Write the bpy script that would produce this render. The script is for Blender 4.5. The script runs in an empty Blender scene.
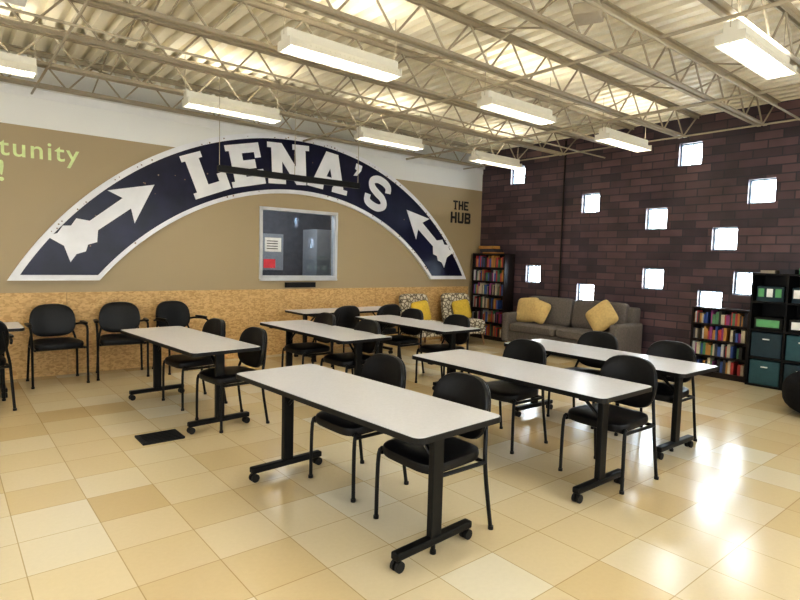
import bpy, bmesh, math, random
from mathutils import Vector, Matrix
random.seed(7)
S=bpy.context.scene
COL=S.collection
pi=math.pi
# ---------------------------------------------------------------- materials
def nmat(name):
    m=bpy.data.materials.new(name); m.use_nodes=True
    nt=m.node_tree; b=nt.nodes['Principled BSDF']
    return m,nt,b
def mat(name,c,rough=.5,metal=0,var=.12,scale=12,bump=0,spec=.5,c2=None):
    m,nt,b=nmat(name)
    tc=nt.nodes.new('ShaderNodeTexCoord'); n=nt.nodes.new('ShaderNodeTexNoise')
    n.inputs['Scale'].default_value=scale; n.inputs['Detail'].default_value=4
    nt.links.new(tc.outputs['Object'],n.inputs['Vector'])
    r=nt.nodes.new('ShaderNodeValToRGB')
    r.color_ramp.elements[0].position=.3; r.color_ramp.elements[1].position=.7
    a=[x*(1-var) for x in c]; d=[min(1,x*(1+var)) for x in c] if c2 is None else c2
    r.color_ramp.elements[0].color=(*a,1); r.color_ramp.elements[1].color=(*d,1)
    nt.links.new(n.outputs['Fac'],r.inputs['Fac']); nt.links.new(r.outputs['Color'],b.inputs['Base Color'])
    b.inputs['Roughness'].default_value=rough; b.inputs['Metallic'].default_value=metal
    b.inputs['Specular IOR Level'].default_value=spec
    if bump:
        bp=nt.nodes.new('ShaderNodeBump'); bp.inputs['Strength'].default_value=bump; bp.inputs['Distance'].default_value=.01
        n2=nt.nodes.new('ShaderNodeTexNoise'); n2.inputs['Scale'].default_value=scale*8
        nt.links.new(tc.outputs['Object'],n2.inputs['Vector'])
        nt.links.new(n2.outputs['Fac'],bp.inputs['Height']); nt.links.new(bp.outputs['Normal'],b.inputs['Normal'])
    return m
def emis(name,c,s):
    m,nt,b=nmat(name)
    b.inputs['Base Color'].default_value=(*c,1)
    b.inputs['Emission Color'].default_value=(*c,1); b.inputs['Emission Strength'].default_value=s
    return m
def glassmat(name,tr,tint=(1,1,1)):
    m,nt,b=nmat(name); nt.nodes.remove(b)
    o=nt.nodes['Material Output']; t=nt.nodes.new('ShaderNodeBsdfTransparent'); g=nt.nodes.new('ShaderNodeBsdfGlossy')
    t.inputs[0].default_value=(*tint,1); g.inputs['Roughness'].default_value=.03
    mx=nt.nodes.new('ShaderNodeMixShader'); mx.inputs[0].default_value=1-tr
    nt.links.new(t.outputs[0],mx.inputs[1]); nt.links.new(g.outputs[0],mx.inputs[2]); nt.links.new(mx.outputs[0],o.inputs[0])
    return m

M={}
M['vinyl']=mat('black_vinyl',(.006,.006,.007),.38,0,.2,30,.05,spec=.28)
M['blackmetal']=mat('black_metal',(.006,.006,.006),.4,.0,.2,20,spec=.25)
M['caster']=mat('caster_rubber',(.012,.012,.012),.5,spec=.3)
M['laminate']=mat('grey_laminate',(.69,.69,.71),.26,0,.03,60)
M['edge']=mat('black_edge',(.008,.008,.008),.4,spec=.3)
M['deck']=mat('painted_deck',(.86,.80,.65),.5,0,.05,2)
M['joist']=mat('painted_joist',(.40,.345,.25),.5,0,.08,5)
M['white']=mat('white_paint',(.82,.82,.80),.6,0,.03,5)
M['fixture']=mat('fixture_enamel',(.75,.72,.62),.4,0,.03,5)
M['tube']=emis('fluorescent_lens',(1,.98,.93),46)
M['upfill']=emis('added_upfill_glow',(1,.95,.84),20)  # added glow that brightens deck and joists from below
M['navy']=mat('navy_enamel',(.004,.005,.028),.28,0,.3,4,c2=(.010,.011,.042),spec=.35)
M['enamel']=mat('white_enamel',(.86,.86,.88),.3,0,.06,4)
M['alu']=mat('aluminium',(.70,.71,.72),.35,.4,.05,8)
M['darkwood']=mat('espresso_wood',(.018,.011,.009),.45,0,.3,10,spec=.3)
M['legwood']=mat('leg_wood',(.20,.09,.03),.45,0,.2,10)
M['sofa']=mat('taupe_fabric',(.15,.13,.115),.9,0,.15,40,.3,spec=.2)
M['mustard']=mat('mustard_fabric',(.66,.46,.06),.85,0,.1,30,.3)
M['tanpillow']=mat('tan_fabric',(.58,.42,.18),.85,0,.1,30,.3)
M['pouf']=mat('charcoal_fabric',(.012,.012,.014),.8,0,.2,30,.3,spec=.2)
M['paper']=mat('paper',(.85,.85,.83),.7)
M['red']=mat('red_print',(.7,.06,.08),.6)
M['black']=mat('matte_black',(.010,.010,.010),.6,spec=.3)
M['lime']=mat('lime_paint',(.70,.82,.42),.6)
M['brownink']=mat('black_paint',(.012,.011,.010),.6)
M['teal']=mat('teal_bin',(.03,.09,.11),.8,0,.1,30)
M['navybin']=mat('dark_bin',(.018,.04,.055),.8)
M['green']=mat('green_box',(.12,.36,.16),.6)
M['dimwall']=mat('dim_office_wall',(.18,.18,.19),.8)
M['screw']=mat('aged_chip',(.22,.13,.08),.8,c2=(.35,.25,.2))
bookcols=[(.4,.05,.05),(.05,.10,.3),(.45,.4,.3),(.03,.03,.04),(.4,.2,.05),(.07,.2,.10),(.5,.5,.48),(.24,.05,.18),(.04,.04,.05),(.02,.02,.02)]
BOOK=[mat('book_cover_%d'%i,c,.5) for i,c in enumerate(bookcols)]

m,nt,b=nmat('patterned_fabric'); tc=nt.nodes.new('ShaderNodeTexCoord'); v=nt.nodes.new('ShaderNodeTexVoronoi'); v.inputs['Scale'].default_value=14
v.feature='DISTANCE_TO_EDGE'
r=nt.nodes.new('ShaderNodeValToRGB'); r.color_ramp.elements[0].position=.08; r.color_ramp.elements[1].position=.15
r.color_ramp.elements[0].color=(.16,.13,.09,1); r.color_ramp.elements[1].color=(.60,.54,.42,1)
nt.links.new(tc.outputs['Object'],v.inputs['Vector']); nt.links.new(v.outputs['Distance'],r.inputs['Fac']); nt.links.new(r.outputs['Color'],b.inputs['Base Color'])
b.inputs['Roughness'].default_value=.9; M['pattern']=m

# OSB
m,nt,b=nmat('osb_panel'); tc=nt.nodes.new('ShaderNodeTexCoord'); mp=nt.nodes.new('ShaderNodeMapping'); mp.inputs['Scale'].default_value=(16,16,30)
v=nt.nodes.new('ShaderNodeTexVoronoi'); v.inputs['Scale'].default_value=2.4
n=nt.nodes.new('ShaderNodeTexNoise'); n.inputs['Scale'].default_value=3
mixv=nt.nodes.new('ShaderNodeMixRGB'); mixv.inputs[0].default_value=.2
r=nt.nodes.new('ShaderNodeValToRGB')
r.color_ramp.elements[0].color=(.50,.305,.115,1); r.color_ramp.elements[1].color=(.68,.46,.21,1)
r.color_ramp.elements[0].position=.1; r.color_ramp.elements[1].position=.8
nt.links.new(tc.outputs['Object'],mp.inputs['Vector']); nt.links.new(mp.outputs[0],n.inputs['Vector'])
nt.links.new(mp.outputs[0],mixv.inputs[1]); nt.links.new(n.outputs['Color'],mixv.inputs[2]); nt.links.new(mixv.outputs[0],v.inputs['Vector'])
sp=nt.nodes.new('ShaderNodeSeparateColor'); nt.links.new(v.outputs['Color'],sp.inputs[0]); nt.links.new(sp.outputs[0],r.inputs['Fac'])
nt.links.new(r.outputs['Color'],b.inputs['Base Color']); b.inputs['Roughness'].default_value=.5; M['osb']=m

# painted back wall
m,nt,b=nmat('two_tone_wall_paint'); tc=nt.nodes.new('ShaderNodeTexCoord'); sx=nt.nodes.new('ShaderNodeSeparateXYZ')
gt=nt.nodes.new('ShaderNodeMath'); gt.operation='GREATER_THAN'; gt.inputs[1].default_value=3.05
mx=nt.nodes.new('ShaderNodeMixRGB'); mx.inputs[1].default_value=(.41,.325,.195,1); mx.inputs[2].default_value=(.84,.84,.80,1)
nt.links.new(tc.outputs['Object'],sx.inputs[0]); nt.links.new(sx.outputs['Z'],gt.inputs[0]); nt.links.new(gt.outputs[0],mx.inputs[0])
nt.links.new(mx.outputs[0],b.inputs['Base Color']); b.inputs['Roughness'].default_value=.5; M['backwall']=m

# brick wall
m,nt,b=nmat('brown_brick'); tc=nt.nodes.new('ShaderNodeTexCoord'); sx=nt.nodes.new('ShaderNodeSeparateXYZ'); cb=nt.nodes.new('ShaderNodeCombineXYZ')
nt.links.new(tc.outputs['Object'],sx.inputs[0]); nt.links.new(sx.outputs['Y'],cb.inputs['X']); nt.links.new(sx.outputs['Z'],cb.inputs['Y'])
br=nt.nodes.new('ShaderNodeTexBrick'); br.offset=.5; br.inputs['Scale'].default_value=1
br.inputs['Brick Width'].default_value=.36; br.inputs['Row Height'].default_value=.12; br.inputs['Mortar Size'].default_value=.009
br.inputs['Color1'].default_value=(.048,.033,.043,1); br.inputs['Color2'].default_value=(.135,.080,.084,1); br.inputs['Mortar'].default_value=(.036,.030,.040,1)
br.inputs['Bias'].default_value=-.1
nt.links.new(cb.outputs[0],br.inputs['Vector'])
n=nt.nodes.new('ShaderNodeTexNoise'); n.inputs['Scale'].default_value=2.5; nt.links.new(cb.outputs[0],n.inputs['Vector'])
mr=nt.nodes.new('ShaderNodeMapRange'); mr.inputs['To Min'].default_value=.6; mr.inputs['To Max'].default_value=1.5; nt.links.new(n.outputs['Fac'],mr.inputs['Value'])
ml=nt.nodes.new('ShaderNodeVectorMath'); ml.operation='SCALE'; nt.links.new(br.outputs['Color'],ml.inputs[0]); nt.links.new(mr.outputs[0],ml.inputs['Scale'])
nt.links.new(ml.outputs[0],b.inputs['Base Color']); b.inputs['Roughness'].default_value=.42
bp=nt.nodes.new('ShaderNodeBump'); bp.invert=True; bp.inputs['Strength'].default_value=.5; bp.inputs['Distance'].default_value=.008
nt.links.new(br.outputs['Fac'],bp.inputs['Height']); nt.links.new(bp.outputs[0],b.inputs['Normal']); M['brick']=m

# floor tile
TS=.40
m,nt,b=nmat('vinyl_tile_floor'); tc=nt.nodes.new('ShaderNodeTexCoord')
mp=nt.nodes.new('ShaderNodeMapping'); mp.inputs['Location'].default_value=(.11,.07,.5)
nt.links.new(tc.outputs['Object'],mp.inputs['Vector'])
def hashf(sz):
    sn=nt.nodes.new('ShaderNodeVectorMath'); sn.operation='SNAP'; sn.inputs[1].default_value=(sz,sz,1.0)
    ad=nt.nodes.new('ShaderNodeVectorMath'); ad.operation='ADD'; ad.inputs[1].default_value=(sz/2,sz/2,.3)
    wn=nt.nodes.new('ShaderNodeTexWhiteNoise'); wn.noise_dimensions='2D'
    nt.links.new(mp.outputs[0],sn.inputs[0]); nt.links.new(sn.outputs[0],ad.inputs[0]); nt.links.new(ad.outputs[0],wn.inputs['Vector']); return wn.outputs['Value']
h1=hashf(TS); h2=hashf(TS*2)
mxh=nt.nodes.new('ShaderNodeMath'); mxh.operation='MULTIPLY_ADD'; mxh.inputs[1].default_value=.45
mh2=nt.nodes.new('ShaderNodeMath'); mh2.operation='MULTIPLY'; mh2.inputs[1].default_value=.55
nt.links.new(h2,mh2.inputs[0]); nt.links.new(h1,mxh.inputs[0]); nt.links.new(mh2.outputs[0],mxh.inputs[2])
r=nt.nodes.new('ShaderNodeValToRGB')
e=r.color_ramp.elements; e[0].color=(.56,.425,.225,1); e[0].position=.1; e[1].position=.9; e[1].color=(.70,.64,.49,1)
x=e.new(.4); x.color=(.64,.52,.32,1); x=e.new(.6); x.color=(.67,.57,.38,1)
nt.links.new(mxh.outputs[0],r.inputs['Fac'])
br=nt.nodes.new('ShaderNodeTexBrick'); br.offset=0; br.squash=1
for k,vv in (('Scale',1),('Brick Width',TS),('Row Height',TS),('Mortar Size',.003),('Mortar Smooth',.3)): br.inputs[k].default_value=vv
br.inputs['Color1'].default_value=(1,1,1,1); br.inputs['Color2'].default_value=(1,1,1,1); br.inputs['Mortar'].default_value=(.66,.60,.5,1)
nt.links.new(mp.outputs[0],br.inputs['Vector'])
n=nt.nodes.new('ShaderNodeTexNoise'); n.inputs['Scale'].default_value=40; n.inputs['Detail'].default_value=3; nt.links.new(mp.outputs[0],n.inputs['Vector'])
mr=nt.nodes.new('ShaderNodeMapRange'); mr.inputs['To Min'].default_value=.96; mr.inputs['To Max'].default_value=1.04; nt.links.new(n.outputs['Fac'],mr.inputs['Value'])
mu=nt.nodes.new('ShaderNodeMixRGB'); mu.blend_type='MULTIPLY'; mu.inputs[0].default_value=1
nt.links.new(r.outputs[0],mu.inputs[1]); nt.links.new(br.outputs['Color'],mu.inputs[2])
ml=nt.nodes.new('ShaderNodeVectorMath'); ml.operation='SCALE'; nt.links.new(mu.outputs[0],ml.inputs[0]); nt.links.new(mr.outputs[0],ml.inputs['Scale'])
nt.links.new(ml.outputs[0],b.inputs['Base Color'])
b.inputs['Roughness'].default_value=.19; b.inputs['Specular IOR Level'].default_value=.85; M['floor']=m

# ---------------------------------------------------------------- mesh helpers
def finish(name,bm,mats,parent=None,smooth=False,recalc=True):
    if recalc: bmesh.ops.recalc_face_normals(bm,faces=bm.faces)
    me=bpy.data.meshes.new(name); bm.to_mesh(me); bm.free()
    for k in mats: me.materials.append(M[k] if isinstance(k,str) else k)
    if smooth:
        me.polygons.foreach_set('use_smooth',[True]*len(me.polygons))
        try: me.set_sharp_from_angle(angle=math.radians(40))
        except Exception: pass
    me.update()
    return me
def obj(name,me,parent=None,loc=(0,0,0),rotz=0):
    o=bpy.data.objects.new(name,me); COL.objects.link(o)
    if parent: o.parent=parent
    o.location=loc; o.rotation_euler=(0,0,rotz)
    return o
def empty(name,loc=(0,0,0),rotz=0,scale=1):
    o=bpy.data.objects.new(name,None); COL.objects.link(o); o.empty_display_size=.2
    o.location=loc; o.rotation_euler=(0,0,rotz); o.scale=(scale,)*3
    return o
def box(bm,x0,x1,y0,y1,z0,z1,mi=0):
    vs=[bm.verts.new((x,y,z)) for x in(x0,x1) for y in(y0,y1) for z in(z0,z1)]
    for f in((0,1,3,2),(4,6,7,5),(0,4,5,1),(2,3,7,6),(0,2,6,4),(1,5,7,3)):
        bm.faces.new([vs[i] for i in f]).material_index=mi
    return vs
def tube(bm,pts,r,seg=8,mi=0,closed=False):
    pts=[Vector(p) for p in pts]; rings=[]; n=len(pts)
    prev=None
    for i,p in enumerate(pts):
        if closed: t=(pts[(i+1)%n]-pts[i-1])
        else: t=(pts[min(i+1,n-1)]-pts[max(i-1,0)])
        t.normalize()
        if prev is None:
            a=Vector((0,0,1)) if abs(t.z)<.9 else Vector((1,0,0))
            u=t.cross(a).normalized()
        else:
            u=(prev-t*prev.dot(t)).normalized()
        prev=u; w=t.cross(u)
        rings.append([bm.verts.new(p+(u*math.cos(2*pi*k/seg)+w*math.sin(2*pi*k/seg))*r) for k in range(seg)])
    m=n if closed else n-1
    for i in range(m):
        A,B=rings[i],rings[(i+1)%n]
        for k in range(seg):
            bm.faces.new((A[k],A[(k+1)%seg],B[(k+1)%seg],B[k])).material_index=mi
    if not closed:
        bm.faces.new(rings[0][::-1]).material_index=mi; bm.faces.new(rings[-1]).material_index=mi
def smoothpath(pts,n=5):
    P=[Vector(p) for p in pts]; out=[]
    for i in range(len(P)-1):
        p0=P[max(i-1,0)];p1=P[i];p2=P[i+1];p3=P[min(i+2,len(P)-1)]
        for k in range(n):
            t=k/n
            out.append(.5*((2*p1)+(-p0+p2)*t+(2*p0-5*p1+4*p2-p3)*t*t+(-p0+3*p1-3*p2+p3)*t**3))
    out.append(P[-1]); return out
def sgp(a,e): return math.copysign(abs(a)**e,a)
def cushion(bm,w,h,t,e1,e2,fn,nu=32,nv=10,mi=0):
    rows=[]
    for j in range(1,nv):
        v=-pi/2+pi*j/nv; c=abs(math.cos(v))**e1
        rows.append([bm.verts.new(fn(w/2*c*sgp(math.cos(2*pi*i/nu),e2),h/2*c*sgp(math.sin(2*pi*i/nu),e2),t/2*sgp(math.sin(v),e1))) for i in range(nu)])
    a=bm.verts.new(fn(0,0,-t/2)); z=bm.verts.new(fn(0,0,t/2))
    for j in range(len(rows)-1):
        for i in range(nu):
            bm.faces.new((rows[j][i],rows[j][(i+1)%nu],rows[j+1][(i+1)%nu],rows[j+1][i])).material_index=mi
    for i in range(nu):
        bm.faces.new((a,rows[0][(i+1)%nu],rows[0][i])).material_index=mi
        bm.faces.new((z,rows[-1][i],rows[-1][(i+1)%nu])).material_index=mi
def prism(bm,pts,f0,f1,mi=0):
    A=[bm.verts.new(f0(*p)) for p in pts]; B=[bm.verts.new(f1(*p)) for p in pts]
    bm.faces.new(A[::-1]).material_index=mi; bm.faces.new(B).material_index=mi
    n=len(pts)
    for i in range(n): bm.faces.new((A[i],A[(i+1)%n],B[(i+1)%n],B[i])).material_index=mi
def rrect(w,h,r,n=6):
    out=[]
    for cx,cy,a0 in((w/2-r,h/2-r,0),(-w/2+r,h/2-r,pi/2),(-w/2+r,-h/2+r,pi),(w/2-r,-h/2+r,1.5*pi)):
        for k in range(n+1):
            a=a0+pi/2*k/n; out.append((cx+r*math.cos(a),cy+r*math.sin(a)))
    return out
def bevel_box(bm,x0,x1,y0,y1,z0,z1,bv=.02,mi=0,seg=3):
    b2=bmesh.new(); box(b2,x0,x1,y0,y1,z0,z1)
    bmesh.ops.bevel(b2,geom=b2.edges[:],offset=bv,segments=seg,affect='EDGES',profile=.6)
    me=bpy.data.meshes.new('tmp'); b2.to_mesh(me); b2.free()
    k=len(bm.faces); bm.from_mesh(me); bpy.data.meshes.remove(me)
    bm.faces.ensure_lookup_table()
    for f in bm.faces[k:]: f.material_index=mi

# ---------------------------------------------------------------- room
BY=8.15; BX=8.88; LX=-3.0; FY=-3.0; H=3.9
bm=bmesh.new(); box(bm,LX,BX+.3,FY,BY+.2,-.1,0); obj('floor',finish('floor',bm,['floor']))
def wall_cells(bm,us,vs,holes,put):
    U=sorted(set(us+[h[0] for h in holes]+[h[1] for h in holes])); V=sorted(set(vs+[h[2] for h in holes]+[h[3] for h in holes]))
    for i in range(len(U)-1):
        for j in range(len(V)-1):
            cu=(U[i]+U[i+1])/2; cv=(V[j]+V[j+1])/2
            if any(h[0]<cu<h[1] and h[2]<cv<h[3] for h in holes): continue
            put(U[i],U[i+1],V[j],V[j+1])
IW=(3.88,5.25,1.245,2.31)
bm=bmesh.new(); wall_cells(bm,[LX,BX],[0,H],[IW],lambda a,b_,c,d: box(bm,a,b_,BY,BY+.15,c,d))
obj('wall_back',finish('wall_back',bm,['backwall']))
wins=[(7.22,3.29),(6.75,1.36),(5.58,2.65),(5.60,1.06),(4.39,2.33),(4.39,1.37),(3.92,3.29),(3.36,2.0),(3.51,1.06),(2.92,2.66),(3.03,1.36),(1.6,3.0),(1.2,2.0),(0.2,2.66)]
hs=.17
holes=[(y-hs,y+hs,z-hs,z+hs) for y,z in wins]
bm=bmesh.new(); wall_cells(bm,[FY,BY+.15],[0,H],holes,lambda a,b_,c,d: box(bm,BX,BX+.2,a,b_,c,d))
obj('wall_right',finish('wall_right',bm,['brick']))
M['pane']=glassmat('window_glass',.94)
M['block']=mat('glass_block_edge',(.35,.47,.58),.2)
bm=bmesh.new(); box(bm,0,.006,-hs,hs,-hs,hs); pane=finish('pane',bm,['pane'])
bm=bmesh.new()
t=.022
for s in(-1,1):
    a,b_=(hs-t,hs) if s>0 else (-hs,-hs+t)
    box(bm,-.03,.02,a,b_,-hs,hs); box(bm,-.03,.02,-hs+t,hs-t,a,b_)
box(bm,-.02,-.004,-.006,.006,-hs+t,hs-t); box(bm,-.02,-.004,-hs+t,hs-t,-.006,.006)
wfr=finish('frame',bm,['block'])
for i,(y,z) in enumerate(wins):
    e=empty('window_%d'%(i+1),(BX+.10,y,z)); obj('glass_pane',pane,e); obj('window_frame',wfr,e)
bm=bmesh.new(); box(bm,LX-.15,LX,FY-.15,BY+.15,0,H); obj('wall_left',finish('wall_left',bm,['white']))
bm=bmesh.new(); box(bm,LX,BX+.2,FY-.15,FY,0,H); obj('wall_front',finish('wall_front',bm,['white']))
# office behind interior window
bm=bmesh.new(); box(bm,2.9,6.3,BY+1.8,BY+1.9,.6,2.8); box(bm,2.8,2.9,BY+.15,BY+1.8,.6,2.8); box(bm,6.3,6.4,BY+.15,BY+1.8,.6,2.8)
box(bm,2.8,6.4,BY+.15,BY+1.9,2.8,2.9); box(bm,2.8,6.4,BY+.15,BY+1.9,.5,.6)
e=empty('wall_office'); obj('office_shell',finish('office_shell',bm,['dimwall']),e)
bm=bmesh.new(); box(bm,-.3,.3,-.25,.25,0,1.5); box(bm,-.29,-.005,-.265,-.25,.02,1.48); box(bm,.005,.29,-.265,-.25,.02,1.48)
obj('office_cabinet',finish('office_cabinet',bm,['alu']),e,(5.80,BY+1.3,.6))
bm=bmesh.new(); box(bm,4.75,5.2,BY+1.78,BY+1.8,1.3,2.0); obj('office_whiteboard',finish('office_whiteboard',bm,['alu']),e)
e=empty('window_interior',(0,BY,0)); bm=bmesh.new()
x0,x1,z0,z1=IW; f=.03
for a in((x0-f,x0+.02,z0-f,z1+f),(x1-.02,x1+f,z0-f,z1+f),(x0,x1,z0-f,z0+.02),(x0,x1,z1-.02,z1+f)):
    box(bm,a[0],a[1],-.025,.1,a[2],a[3])
box(bm,x0-.02,x1+.02,-.05,.0,z0-.06,z0-.03)
obj('window_frame',finish('window_frame',bm,['alu']),e)
M['pane2']=glassmat('office_glass',.88,(.8,.85,.9))
bm=bmesh.new(); box(bm,x0,x1,.03,.036,z0,z1); obj('glass_pane',finish('glass_pane',bm,['pane2']),e)
bm=bmesh.new(); box(bm,x0+.08,x0+.36,.02,.028,z0+.40,z0+.62,0); box(bm,x0+.06,x0+.26,.02,.028,z0+.14,z0+.28,1)
for k in range(4): box(bm,x0+.11,x0+.30,.018,.02,z0+.44+k*.04,z0+.452+k*.04,2)
obj('posted_notices',finish('posted_notices',bm,['paper','red','black']),e)
bm=bmesh.new()
xx=[LX,-1.2,1.24,3.68,6.12,BX-.34]
for a,b_ in zip(xx,xx[1:]): box(bm,a,b_-.004,BY-.02,BY,0,1.05)
obj('trim_1',finish('osb_wainscot',bm,['osb']))
bm=bmesh.new(); box(bm,LX,BX,BY-.06,BY,3.50,3.58); box(bm,LX,BX,BY-.012,BY,3.40,3.50); obj('trim_2',finish('ledger',bm,['white']))
bm=bmesh.new(); box(bm,4.3,4.85,BY-.04,BY,1.075,1.155); obj('wall_outlet_strip',finish('strip',bm,['black']))

# ceiling deck
bm=bmesh.new(); p=.19; prof=[]; x=LX; D=.075
while x<BX+.2:
    prof+=[(x,H+.02),(x+.06,H+.02),(x+.08,H+.02-D),(x+.17,H+.02-D)]; x+=p
A=[bm.verts.new((a,FY-.1,b_)) for a,b_ in prof]; B=[bm.verts.new((a,BY+.15,b_)) for a,b_ in prof]
for i in range(len(prof)-1): bm.faces.new((A[i],A[i+1],B[i+1],B[i]))
box(bm,LX,BX+.2,FY-.1,BY+.15,H+.03,H+.05)
obj('ceiling',finish('ceiling',bm,['deck']))
# joists
bm=bmesh.new(); zt=H-.055; zb=3.45; xe=BX-.45
for s in(-1,1):
    box(bm,LX,BX-.01,s*.035-.022,s*.035+.022,zt-.012,zt); box(bm,LX,BX-.01,s*.018-.004,s*.018+.004,zt-.05,zt)
    box(bm,LX,xe,s*.035-.022,s*.035+.022,zb,zb+.008); box(bm,LX,xe,s*.018-.004,s*.018+.004,zb,zb+.045)
x=xe; k=0; pts=[(BX-.05,0,zt-.03),(xe,0,zb+.02)]
while x>LX+.3:
    x-=.30; k+=1; pts.append((x,0,(zt-.03) if k%2 else zb+.02))
for a,b_ in zip(pts,pts[1:]): tube(bm,[a,b_],.011,6)
jm=finish('joist',bm,['joist'])
JY=[-.2,.8,1.8,2.82,3.84,4.86,5.88,6.9,7.8]
for y in JY: obj('ceiling_joist',jm,None,(0,y,0))
bm=bmesh.new()
for x in(1.5,4.0,6.4):
    for i in range(len(JY)-1):
        a,b_=JY[i],JY[i+1]
        tube(bm,[(x,a,zb+.05),(x,b_,zt-.06)],.009,6); tube(bm,[(x,a,zt-.06),(x,b_,zb+.05)],.009,6)
obj('joist_bridging',finish('bridging',bm,['joist']))
bm=bmesh.new()
for x,z,r_ in((4.55,3.42,.016),(.9,3.42,.013),(6.7,3.42,.02),(8.2,3.42,.012)): tube(bm,[(x,-2,z),(x,8.05,z)],r_,8)
for y,z in((5.3,3.39),(2.3,3.39)): tube(bm,[(-2,y,z),(8.8,y,z)],.012,8)
obj('electrical_conduit',finish('conduit',bm,['joist'],smooth=True))
bm=bmesh.new(); tube(bm,[(BX-.03,6.12,.9),(BX-.03,6.12,3.8)],.014,8); obj('wall_conduit',finish('wallconduit',bm,['darkwood'],smooth=True))

# light fixtures (down lamps behind louvres, glow strip added between top lips to brighten deck)
def fixture_parts():
    L=1.14; bm=bmesh.new()
    pr=[(-.115,0),(-.107,0),(-.075,.06),(.075,.06),(.107,0),(.115,0),(.08,.075),(.055,.075),(.052,.155),(.046,.155),(.044,.108),(-.044,.108),(-.046,.155),(-.052,.155),(-.055,.075),(-.08,.075)]
    prism(bm,pr,lambda a,b_:(-L/2,a,b_),lambda a,b_:(L/2,a,b_))
    for s in(-1,1): box(bm,s*L/2-.006,s*L/2+.006,-.108,.108,0,.075); box(bm,s*L/2-.006,s*L/2+.006,-.05,.05,.075,.155)
    for i in range(1,24): 
        x=-L/2+L*i/24; box(bm,x-.003,x+.003,-.10,.10,.002,.045)
    box(bm,-L/2,L/2,-.005,.005,.0,.048)
    h=finish('h',bm,['fixture']); bm=bmesh.new()
    for s in(-1,1): 
        a=s*.048; box(bm,-L/2+.02,L/2-.02,a-.020,a+.020,.047,.058)
    box(bm,-L/2+.04,L/2-.04,-.036,.036,.112,.124,1)  # added upward glow strip, not one of the down lamps
    t=finish('t',bm,['tube','upfill']); bm=bmesh.new()
    for s in(-1,1): tube(bm,[(s*.575,0,.11),(s*.575,0,.55)],.004,6)
    return h,t,finish('r',bm,['joist'])
fp=fixture_parts()
for x in(.2,2.78,5.18,7.52):
    for y in(6.6,4.24,1.80,-.6):
        e=empty('fluorescent_light_fixture',(x,y,3.26))
        obj('housing',fp[0],e); obj('lamp_tubes_and_upfill',fp[1],e); obj('hanger_rods',fp[2],e)

e=empty('hanging_rail',(3.28,6.0,2.5)); bm=bmesh.new(); bevel_box(bm,-.93,.93,-.03,.03,-.03,.04,.008)
obj('rail_body',finish('rail',bm,['blackmetal']),e); bm=bmesh.new()
for s in(-.93,.0,.93): tube(bm,[(s*.98,0,.03),(s*.98,0,.97)],.004,6)
obj('suspension_wires',finish('wires',bm,['joist']),e)
def projector(loc,rz,key,sc=1):
    e=empty('ceiling_projector',loc,rz,sc); bm=bmesh.new(); bevel_box(bm,-.17,.17,-.14,.14,-.06,.06,.02); tube(bm,[(.08,-.13,0),(.08,-.17,0)],.04,16)
    obj('projector_body',finish('pb',bm,[key],smooth=True),e); bm=bmesh.new(); tube(bm,[(0,0,.05),(0,0,.4)],.02,10); box(bm,-.07,.07,-.07,.07,.05,.07)
    obj('ceiling_mount',finish('pm',bm,[key]),e)
projector((.42,5.05,3.42),0,'white',.75); projector((3.9,2.55,3.5),.4,'joist',.7)

# ---------------------------------------------------------------- arch sign
sg=empty('arched_wall_sign',(4.53,BY,0))
CO=-.99
def arch(bm,Ro,czo,Ri,czi,z0,y0,y1,N=96,mi=0):
    po=math.acos((z0-czo)/Ro); pi_=math.acos((z0-czi)/Ri)
    rows=[]
    for k in range(N+1):
        t=-1+2*k/N; ao=po*t; ai=pi_*t
        o=(Ro*math.sin(ao),czo+Ro*math.cos(ao)); i=(Ri*math.sin(ai),czi+Ri*math.cos(ai))
        rows.append([bm.verts.new((q[0],y,q[1])) for q,y in((o,y0),(i,y0),(i,y1),(o,y1))])
    for k in range(N):
        for j in range(4):
            bm.faces.new((rows[k][j],rows[k][(j+1)%4],rows[k+1][(j+1)%4],rows[k+1][j])).material_index=mi
    bm.faces.new(rows[0]); bm.faces.new(rows[-1][::-1])
bm=bmesh.new(); arch(bm,4.48,CO,3.78,-1.20,1.2,0,-.05); obj('sign_panel',finish('sp',bm,['enamel']),sg)
bm=bmesh.new(); arch(bm,4.405,CO,3.84,-1.20,1.27,-.05,-.056); obj('navy_field',finish('nf',bm,['navy']),sg)
bm=bmesh.new(); rnd=random.Random(3)
for k in range(90):
    a=math.radians(rnd.uniform(-54,54)); R=rnd.choice([4.44,3.81,4.42]) if k%4 else rnd.uniform(3.95,4.3)
    if abs(a)>.85 and R<3.9: continue
    cz=CO if R>3.9 else -1.185
    cx,cz2=R*math.sin(a),cz+R*math.cos(a); q=rnd.uniform(.005,.013)
    prism(bm,[(cx+q*rnd.uniform(.6,1.3)*math.cos(t*pi/3.5),cz2+q*rnd.uniform(.6,1.3)*math.sin(t*pi/3.5)) for t in range(7)],lambda a_,b_:(a_,-.05,b_),lambda a_,b_:(a_,-.0575,b_))
obj('sign_rust_chips',finish('rc',bm,['screw']),sg)
bm=bmesh.new(); RC=-1.10; RM=4.135; dep=[0]
def put(polys,deg,hgt,wid,R=RM):
    a=math.radians(deg); ca,sa=math.cos(a),math.sin(a)
    for P in polys:
        dep[0]+=1; yo=-.066-.0004*(dep[0]%7)
        def f(y): return lambda u,v:((u-.5)*wid*ca+(R+(v-.5)*hgt)*sa, y, RC+(R+(v-.5)*hgt)*ca-(u-.5)*wid*sa)
        prism(bm,P,f(-.056),f(yo))
def rc(x0,x1,z0,z1): return [(x0,z0),(x1,z0),(x1,z1),(x0,z1)]
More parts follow.
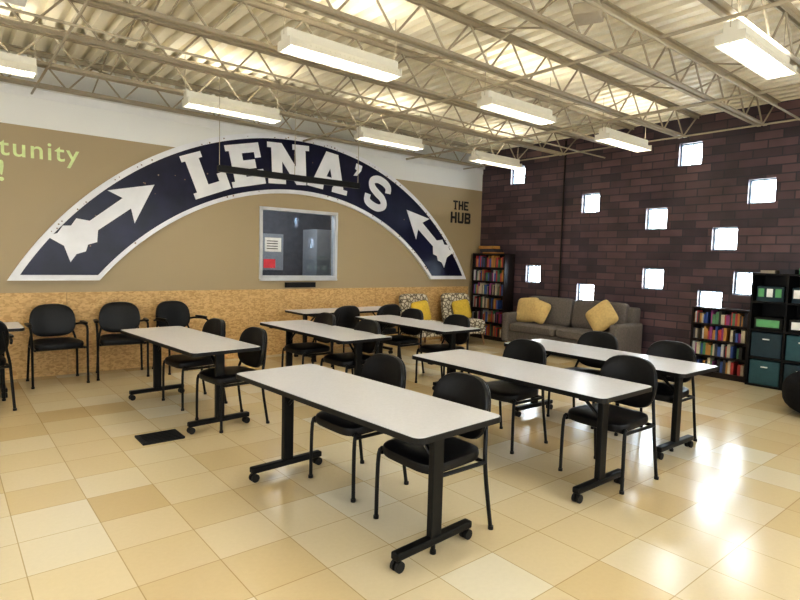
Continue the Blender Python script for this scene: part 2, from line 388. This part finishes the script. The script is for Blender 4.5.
Lp=[rc(.08,.44,0,1),rc(.44,1,0,.24),rc(.76,1,.24,.42),rc(-.02,.54,.86,1),rc(-.02,.3,0,.14)]
Ep=[rc(.08,.44,0,1),rc(.44,1,0,.22),rc(.44,1,.78,1),rc(.44,.80,.40,.61),rc(.82,1,.22,.36),rc(.82,1,.64,.78),rc(-.02,.1,0,.14),rc(-.02,.1,.86,1)]
Np=[[(.06,0),(.32,0),(.32,.56),(.68,0),(.94,0),(.94,1),(.68,1),(.68,.44),(.32,1),(.06,1)],rc(-.04,.06,.87,1),rc(-.04,.40,0,.13),rc(.60,1.04,.87,1)]
Ap=[[(.04,0),(.31,0),(.63,1),(.34,1)],[(.69,0),(.96,0),(.66,1),(.37,1)],[(.27,.18),(.73,.18),(.68,.36),(.32,.36)],rc(-.03,.38,0,.13),rc(.62,1.03,0,.13)]
def band(path,w0):
    P=smoothpath([(a,b_,0) for a,b_ in path],7); L=[];Rr=[]
    for i,p in enumerate(P):
        t=(P[min(i+1,len(P)-1)]-P[max(i-1,0)]).normalized(); n=Vector((-t.y,t.x,0))
        L.append(p+n*w0/2); Rr.append(p-n*w0/2)
    return [[(q.x,q.y) for q in L]+[(q.x,q.y) for q in Rr[::-1]]]
Sp=band([(.13,.34),(.18,.16),(.42,.10),(.70,.13),(.87,.28),(.72,.44),(.45,.51),(.20,.60),(.12,.76),(.30,.89),(.58,.91),(.80,.84),(.86,.68)],.22)
Qp=[[(.1,0),(.55,.1),(.95,.6),(.95,1),(.1,1),(.1,.55),(.4,.5)]]
put(Lp,-21.7,.62,.55); put(Ep,-13.0,.62,.53); put(Np,-2.9,.63,.68); put(Ap,7.6,.63,.73); put(Qp,14.9,.22,.15,4.33); put(Sp,22.2,.60,.54)
obj('sign_letters',finish('sl',bm,['enamel']),sg)
bm=bmesh.new()
def arrow(tail,head):
    t=Vector(tail); h=Vector(head); L=(h-t).length; d=(h-t)/L; n=Vector((-d.y,d.x))
    half=[(1,0),(.64,.175),(.70,.055),(.36,.05),(.29,.125),(.22,.100),(.17,.135),(.10,.110),(.02,.135),(.07,0)]
    P=half+[(a,-b_) for a,b_ in half[-2:0:-1]]
    def f(y): return lambda u,v:(t.x+d.x*u*L+n.x*v*L,y,t.y+d.y*u*L+n.y*v*L)
    prism(bm,P,f(-.056),f(-.066))
arrow((-3.40,1.57),(-2.24,2.50)); arrow((3.40,1.57),(2.24,2.50))
obj('sign_arrows',finish('sa',bm,['enamel']),sg)
def text(s,size,loc,parent,key,align='CENTER',off=0.0):
    c=bpy.data.curves.new('txt','FONT'); c.body=s; c.size=size; c.extrude=.002; c.align_x=align; c.offset=off
    o=bpy.data.objects.new('lettering_'+s.lower().strip('!'),c); COL.objects.link(o)
    o.rotation_euler=(pi/2,0,0); o.location=loc; o.parent=parent; c.materials.append(M[key]); return o
e=empty('painted_wall_slogan',(0,BY-.003,0)); text('opportunity',.31,(1.40,0,2.68),e,'lime','RIGHT',.003).data.space_character=1.14; text('awaits!',.34,(.64,0,2.38),e,'lime','RIGHT',.004)
e=empty('wall_lettering',(8.27,BY,0)); bm=bmesh.new()
def glyph(ch,x,z,w,h,t=.038):
    G=lambda P: prism(bm,[(x+u*w,z+v*h) for u,v in P],lambda a,b_:(a,-.001,b_),lambda a,b_:(a,-.008,b_))
    tx=t/w; tz=t/h
    if ch=='T': G(rc(0,1,1-tz,1)); G(rc(.5-tx/2,.5+tx/2,0,1-tz)); G(rc(.25,.75,0,tz*.6))
    if ch=='H': G(rc(0,tx,0,1)); G(rc(1-tx,1,0,1)); G(rc(tx,1-tx,.5-tz/2,.5+tz/2))
    if ch=='E': G(rc(0,tx,0,1)); G(rc(tx,1,0,tz)); G(rc(tx,1,1-tz,1)); G(rc(tx,.8,.5-tz/2,.5+tz/2))
    if ch=='U': G(rc(0,tx,.12,1)); G(rc(1-tx,1,.12,1)); G([(0,.12),(.15,0),(.85,0),(1,.12),(1-tx,tz),(tx,tz)])
    if ch=='B': G(rc(0,tx,0,1)); G(rc(tx,.85,0,tz)); G(rc(tx,.85,1-tz,1)); G(rc(tx,.85,.5-tz/2,.5+tz/2)); G(rc(1-tx,1,.08,.46)); G(rc(1-tx,1,.54,.92)); G(rc(.8,.95,.0+tz*.2,tz));G(rc(.8,.95,1-tz,1-tz*.2))
for i,c in enumerate('THE'): glyph(c,-.23+i*.155,2.61,.128,.18,.034)
for i,c in enumerate('HUB'): glyph(c,-.29+i*.20,2.34,.165,.22,.045)
obj('lettering_the_hub',finish('hub',bm,['brownink']),e)

# ---------------------------------------------------------------- tables
def table_parts():
    W,L=.66,1.86; bm=bmesh.new()
    prism(bm,rrect(W,L,.05),lambda a,b_:(a,b_,.712),lambda a,b_:(a,b_,.742),1)
    prism(bm,rrect(W-.012,L-.012,.046),lambda a,b_:(a,b_,.742),lambda a,b_:(a,b_,.7445),0)
    top=finish('top',bm,['laminate','edge'])
    bm=bmesh.new()
    for s in(-1,1):
        y=s*.74
        bevel_box(bm,-.040,.040,y-.020,y+.020,.08,.70,.006)
        bevel_box(bm,-.27,.27,y-.025,y+.025,.685,.712,.005)
        bevel_box(bm,-.29,.29,y-.028,y+.028,.062,.105,.012)
        tube(bm,[(-.0,y,.50),(0,y-s*.22,.70)],.012,8)
        box(bm,-.03,.03,y-s*.22-.02,y-s*.22+.02,.695,.712)
    bevel_box(bm,-.02,.02,-.74,.74,.675,.705,.004)
    leg=finish('legs',bm,['blackmetal'])
    bm=bmesh.new()
    for s in(-1,1):
        for q in(-1,1):
            x=q*.265;y=s*.74
            for k in(-.017,.017): tube(bm,[(x,y+k-.009,.029),(x,y+k+.009,.029)],.029,16)
            tube(bm,[(x,y,.029),(x,y,.07)],.009,8)
    cas=finish('casters',bm,['caster'],smooth=True)
    return [('tabletop',top),('leg_frame',leg),('casters',cas)]
TP=table_parts()
def place(parts,name,x,y,rot=0,scale=1):
    e=empty(name,(x,y,0),math.radians(rot),scale)
    for n,me in parts: obj(n,me,e)
    return e
for x,y,r in((1.975,2.85,3.5),(3.50,2.76,0),(4.80,2.83,-1),(1.88,5.63,4.5),(3.42,5.58,1),(4.88,5.62,0),(5.05,7.5,90),(-.24,7.42,90)):
    place(TP,'folding_table',x,y,r)

# ---------------------------------------------------------------- chairs (front = +Y)
def chair_parts(arms):
    bm=bmesh.new()
    cushion(bm,.48,.47,.085,.45,.45,lambda a,b_,c:(a*(1+.08*b_/.23),b_+.01,.455+c+(-.012*max(0,b_-.12)/.1)))
    seat=finish('seat',bm,['vinyl'],smooth=True)
    bm=bmesh.new()
    cushion(bm,.47,.38,.06,.5,.66,lambda a,b_,c:(a*(1-.08*(b_/.185)*(b_>0)),-.245+c+.75*a*a-.16*b_,.695+b_))
    cushion(bm,.45,.36,.03,.5,.66,lambda a,b_,c:(a*(1-.08*(b_/.185)*(b_>0)),-.275+c+.75*a*a-.16*b_,.695+b_))
    back=finish('back',bm,['vinyl'],smooth=True)
    bm=bmesh.new(); r=.0125
    for s in(-1,1):
        if arms:
            tube(bm,smoothpath([(s*.27,.22,0),(s*.27,.215,.45),(s*.275,.20,.62),(s*.275,.12,.665),(s*.27,-.1,.66),(s*.24,-.235,.64)]),r,8)
        else:
            tube(bm,smoothpath([(s*.255,.22,0),(s*.25,.215,.40),(s*.235,.17,.425)]),r,8)
        tube(bm,smoothpath([(s*.255,-.245,0),(s*.245,-.20,.30),(s*.235,-.195,.45),(s*.20,-.235,.60),(s*.17,-.27,.76)]),r,8)
        tube(bm,[(s*.24,.20,.412),(s*.24,-.19,.412)],r,8)
        for y in(.22,-.245): tube(bm,[(s*(.27 if arms and y>0 else .255),y,0),(s*(.27 if arms and y>0 else .255),y,.02)],.017,10)
        if arms: tube(bm,[(s*.24,.16,.412),(s*.27,.215,.412)],r*.9,8)
    tube(bm,[(-.25,.17,.412),(.25,.17,.412)],r,8); tube(bm,[(-.24,-.19,.412),(.24,-.19,.412)],r,8)
    frame=finish('frame',bm,['blackmetal'],smooth=True)
    P=[('seat',seat),('backrest',back),('leg_frame',frame)]
    if arms:
        bm=bmesh.new()
        for s in(-1,1): cushion(bm,.05,.27,.03,.5,.5,lambda a,b_,c:(s*.275+a,.02+b_,.683+c),16,6)
        P.append(('arm_pads',finish('arm',bm,['vinyl'],smooth=True)))
    return P
CP=chair_parts(False); AP=chair_parts(True)
for x,y,r in((2.24,2.37,90),(2.25,3.16,92),(3.84,2.16,88),(3.84,3.14,90),(5.03,2.38,90),(5.04,3.14,90),
             (2.10,5.02,94),(2.06,5.92,94),(3.52,5.12,90),(3.50,6.0,90),(4.92,5.08,90),(4.95,6.0,90),
             (4.60,7.02,0),(5.36,7.0,3)):
    place(CP,'stacking_chair',x,y,r)
for x,y,r in((1.06,7.70,182),(1.78,7.74,172),(2.52,7.72,190),(.24,6.76,8)):
    place(AP,'waiting_room_armchair',x,y,r,1.04)

# ---------------------------------------------------------------- lounge furniture (front = -Y)
def pillow(bm,cx,cy,cz,w,t,rotp,tilt,mi=0):
    c,s=math.cos(rotp),math.sin(rotp); ct,st=math.cos(tilt),math.sin(tilt)
    def f(a,b_,d):
        a2=a*c-b_*s; b2=a*s+b_*c
        return (cx+a2, cy+d*ct+b2*st, cz+b2*ct-d*st)
    cushion(bm,w,w,t,.9,.32,f,32,10,mi)
def sofa():
    e=empty('sofa',(8.34,5.56,0),-pi/2); W=1.14
    bm=bmesh.new(); bevel_box(bm,-W+.1,W-.1,-.36,.40,.14,.34,.03); bevel_box(bm,-W+.06,W-.06,.20,.42,.16,.90,.05)
    obj('sofa_base',finish('sb',bm,['sofa'],smooth=True),e)
    bm=bmesh.new()
    for s in(-1,1): bevel_box(bm,min(s*W,s*(W-.15)),max(s*W,s*(W-.15)),-.40,.40,.13,.66,.05)
    obj('sofa_arms',finish('sa',bm,['sofa'],smooth=True),e)
    bm=bmesh.new()
    for s in(-1,1): cushion(bm,.98,.66,.17,.4,.2,lambda a,b_,c:(s*.495+a,-.08+b_,.41+c))
    for s in(-1,1): cushion(bm,.98,.50,.20,.45,.25,lambda a,b_,c:(s*.495+a,.16+c+b_*.18,.72+b_))
    obj('sofa_cushions',finish('sc',bm,['sofa'],smooth=True),e)
    bm=bmesh.new()
    for s in(-1,1):
        for y in(-.33,.33): tube(bm,[(s*(W-.08),y,0),(s*(W-.08),y,.14)],.022,10)
    obj('sofa_legs',finish('sl',bm,['legwood']),e)
    bm=bmesh.new()
    pillow(bm,-.82,-.06,.72,.46,.15,.1,.30); pillow(bm,-.55,-.08,.71,.40,.14,-.25,.35); pillow(bm,.70,-.12,.74,.46,.15,.75,.35)
    obj('throw_pillows',finish('tp',bm,['tanpillow'],smooth=True),e)
sofa()
def lounge(x,y,r):
    e=empty('lounge_chair',(x,y,0),math.radians(r))
    bm=bmesh.new(); bevel_box(bm,-.32,.32,-.32,.30,.20,.32,.03); cushion(bm,.64,.62,.16,.4,.2,lambda a,b_,c:(a,-.02+b_,.39+c))
    cushion(bm,.64,.60,.15,.45,.3,lambda a,b_,c:(a,.27+c+b_*.2,.64+b_))
    obj('upholstered_body',finish('lb',bm,['pattern'],smooth=True),e)
    bm=bmesh.new()
    for s in(-1,1):
        for q in(-1,1): tube(bm,[(s*.27,q*.26,.21),(s*.30,q*.30,0)],.018,8)
    obj('chair_legs',finish('ll',bm,['legwood']),e)
    bm=bmesh.new(); pillow(bm,.03,.10,.62,.40,.13,.15,.25); obj('throw_pillow',finish('lp',bm,['mustard'],smooth=True),e)
lounge(6.84,7.62,-4); lounge(7.82,7.55,-12)

def shelf_unit(name,loc,w,h,d,rows,rot=-pi/2,topstuff=True,seed=1):
    rnd=random.Random(seed); e=empty(name,loc,rot); t=.02
    bm=bmesh.new(); box(bm,-w/2,-w/2+t,-d/2,d/2,0,h); box(bm,w/2-t,w/2,-d/2,d/2,0,h); box(bm,-w/2+t,w/2-t,d/2-.008,d/2,0,h)
    zs=[.06+(h-.06-t)*i/rows for i in range(rows+1)]
    for z in zs: box(bm,-w/2+t,w/2-t,-d/2,d/2-.008,z,z+t)
    box(bm,-w/2+t,w/2-t,-d/2+.01,-d/2+.025,0,.06)
    obj('shelf_frame',finish('sf',bm,['darkwood']),e)
    bm=bmesh.new()
    for i in range(rows):
        x=-w/2+t+.005; ch=zs[i+1]-zs[i]-t
        while x<w/2-t-.05:
            bw=rnd.uniform(.015,.045); bh=ch*rnd.uniform(.6,.93); bd=rnd.uniform(.13,.19)
            if rnd.random()<.06: x+=.05; continue
            if x+bw>w/2-t: break
            box(bm,x,x+bw-.001,-d/2+.02+rnd.uniform(0,.02),-d/2+.02+bd,zs[i]+t,zs[i]+t+bh,rnd.randrange(len(BOOK))); x+=bw
    if topstuff:
        z=h
        for k in range(5):
            a=rnd.uniform(-.12,.02)*w; box(bm,a-.2,a+.18,-.12,.1,z,z+.03,rnd.choice([4,9,3,4,8])); z+=.031
    obj('books',finish('bk',bm,BOOK),e); return e
shelf_unit('bookshelf',(BX-.17,7.62,0),.86,1.74,.30,6,seed=3)
shelf_unit('bookshelf',(BX-.17,3.23,0),.76,1.0,.30,4,seed=5,topstuff=False)
def cubby():
    e=empty('cube_organizer',(BX-.22,2.2,0),-pi/2); w,h,d=1.24,1.52,.40; nc,nr=3,4; t=.025
    bm=bmesh.new()
    for i in range(nc+1): x=-w/2+(w-t)*i/nc; box(bm,x,x+t,-d/2,d/2,0,h)
    for j in range(nr+1): z=(h-t)*j/nr; box(bm,-w/2,w/2,-d/2+.002,d/2-.002,z,z+t)
    box(bm,-w/2,w/2,d/2-.002,d/2+.006,0,h)
    obj('organizer_frame',finish('of',bm,['blackmetal']),e)
    cw=(w-t)/nc-t; chh=(h-t)/nr-t
    bm=bmesh.new()
    for i in range(nc):
        for j in range(nr):
            x=-w/2+(w-t)*i/nc+t; z=(h-t)*j/nr+t
            if j<2:
                bevel_box(bm,x+.01,x+cw-.01,-d/2+.015,d/2-.03,z+.002,z+chh-.02,.012,(i+j)%2)
                tube(bm,[(x+cw/2-.04,-d/2+.008,z+chh*.7),(x+cw/2+.04,-d/2+.008,z+chh*.7)],.01,8,2)
            elif j==2:
                bevel_box(bm,x+.02,x+cw-.02,-d/2+.04,d/2-.03,z+.002,z+.16,.01,4)
                box(bm,x+.05,x+cw-.06,-d/2+.035,-d/2+.045,z+.03,z+.13,(3,2,0)[i])
            else:
                bevel_box(bm,x+.03,x+cw-.03,-d/2+.04,d/2-.03,z+.002,z+.20,.01,1)
                for q in range(3): box(bm,x+.05+q*.10,x+.12+q*.10,-d/2+.032,-d/2+.042,z+.06,z+.17,(3,2,3)[(q+i)%3])
    obj('storage_bins',finish('sb',bm,['teal','navybin','paper','green','black']),e)
    bm=bmesh.new()
    for k in range(5): 
        x=-.55+k*.22; box(bm,x,x+.17,-.12,.1,h,h+.04+.02*(k%3),k%5)
    obj('board_games',finish('bg',bm,[BOOK[2],BOOK[3],'green',BOOK[3],BOOK[4]]),e)
cubby()
e=empty('bean_bag',(7.34,1.60,0)); bm=bmesh.new()
cushion(bm,.90,.90,.50,.75,1.0,lambda a,b_,c:(a,b_,.25+c),32,14)
obj('bag_body',finish('bb',bm,['pouf'],smooth=True),e)
e=empty('floor_power_box',(1.42,4.90,0)); bm=bmesh.new(); bevel_box(bm,-.17,.17,-.13,.13,.0005,.02,.005)
for k in range(6): box(bm,-.14,.14,-.11+k*.04,-.095+k*.04,.02,.024)
obj('box_cover',finish('fb',bm,['black']),e)

# ---------------------------------------------------------------- lights
def area(name,loc,rot,sx,sy,power,col):
    l=bpy.data.lights.new(name,'AREA'); l.shape='RECTANGLE'; l.size=sx; l.size_y=sy; l.energy=power; l.color=col
    o=bpy.data.objects.new(name,l); COL.objects.link(o); o.location=loc; o.rotation_euler=rot
area('front_fill_light',(3,FY+.1,1.9),(pi/2,0,0),7,2.4,170,(.90,.95,1))  # added fill behind the camera; the front wall has no window
area('left_fill_light',(LX+.1,2.0,1.9),(pi/2,0,-pi/2),6,2.2,100,(.95,.97,1))  # added side fill out of view; the left wall is solid
l=bpy.data.lights.new('office_fill_light','POINT'); l.energy=30; l.shadow_soft_size=.15; o=bpy.data.objects.new('office_fill_light',l); COL.objects.link(o); o.location=(4.6,BY+.6,2.6)  # unseen fill added to brighten the office interior
w=bpy.data.worlds.new('World'); S.world=w; w.use_nodes=True
bg=w.node_tree.nodes['Background']; bg.inputs[0].default_value=(.78,.90,1,1); bg.inputs[1].default_value=28
# ---------------------------------------------------------------- camera
cam=bpy.data.cameras.new('camera'); co=bpy.data.objects.new('camera',cam); COL.objects.link(co)
R=Matrix(((.7717,.0261,-.6355),(-.6331,.0729,-.7707),(.0262,.9970,.0728)))
co.rotation_mode='QUATERNION'; co.rotation_quaternion=R.to_quaternion(); co.location=(0,0,1.58)
cam.sensor_width=36; cam.lens=25.2; cam.clip_start=.05
S.camera=co
S.view_settings.view_transform='Standard'
for lk in ('Medium High Contrast','High Contrast'):
    try:
        S.view_settings.look=lk; break
    except Exception: pass
S.view_settings.exposure=.28
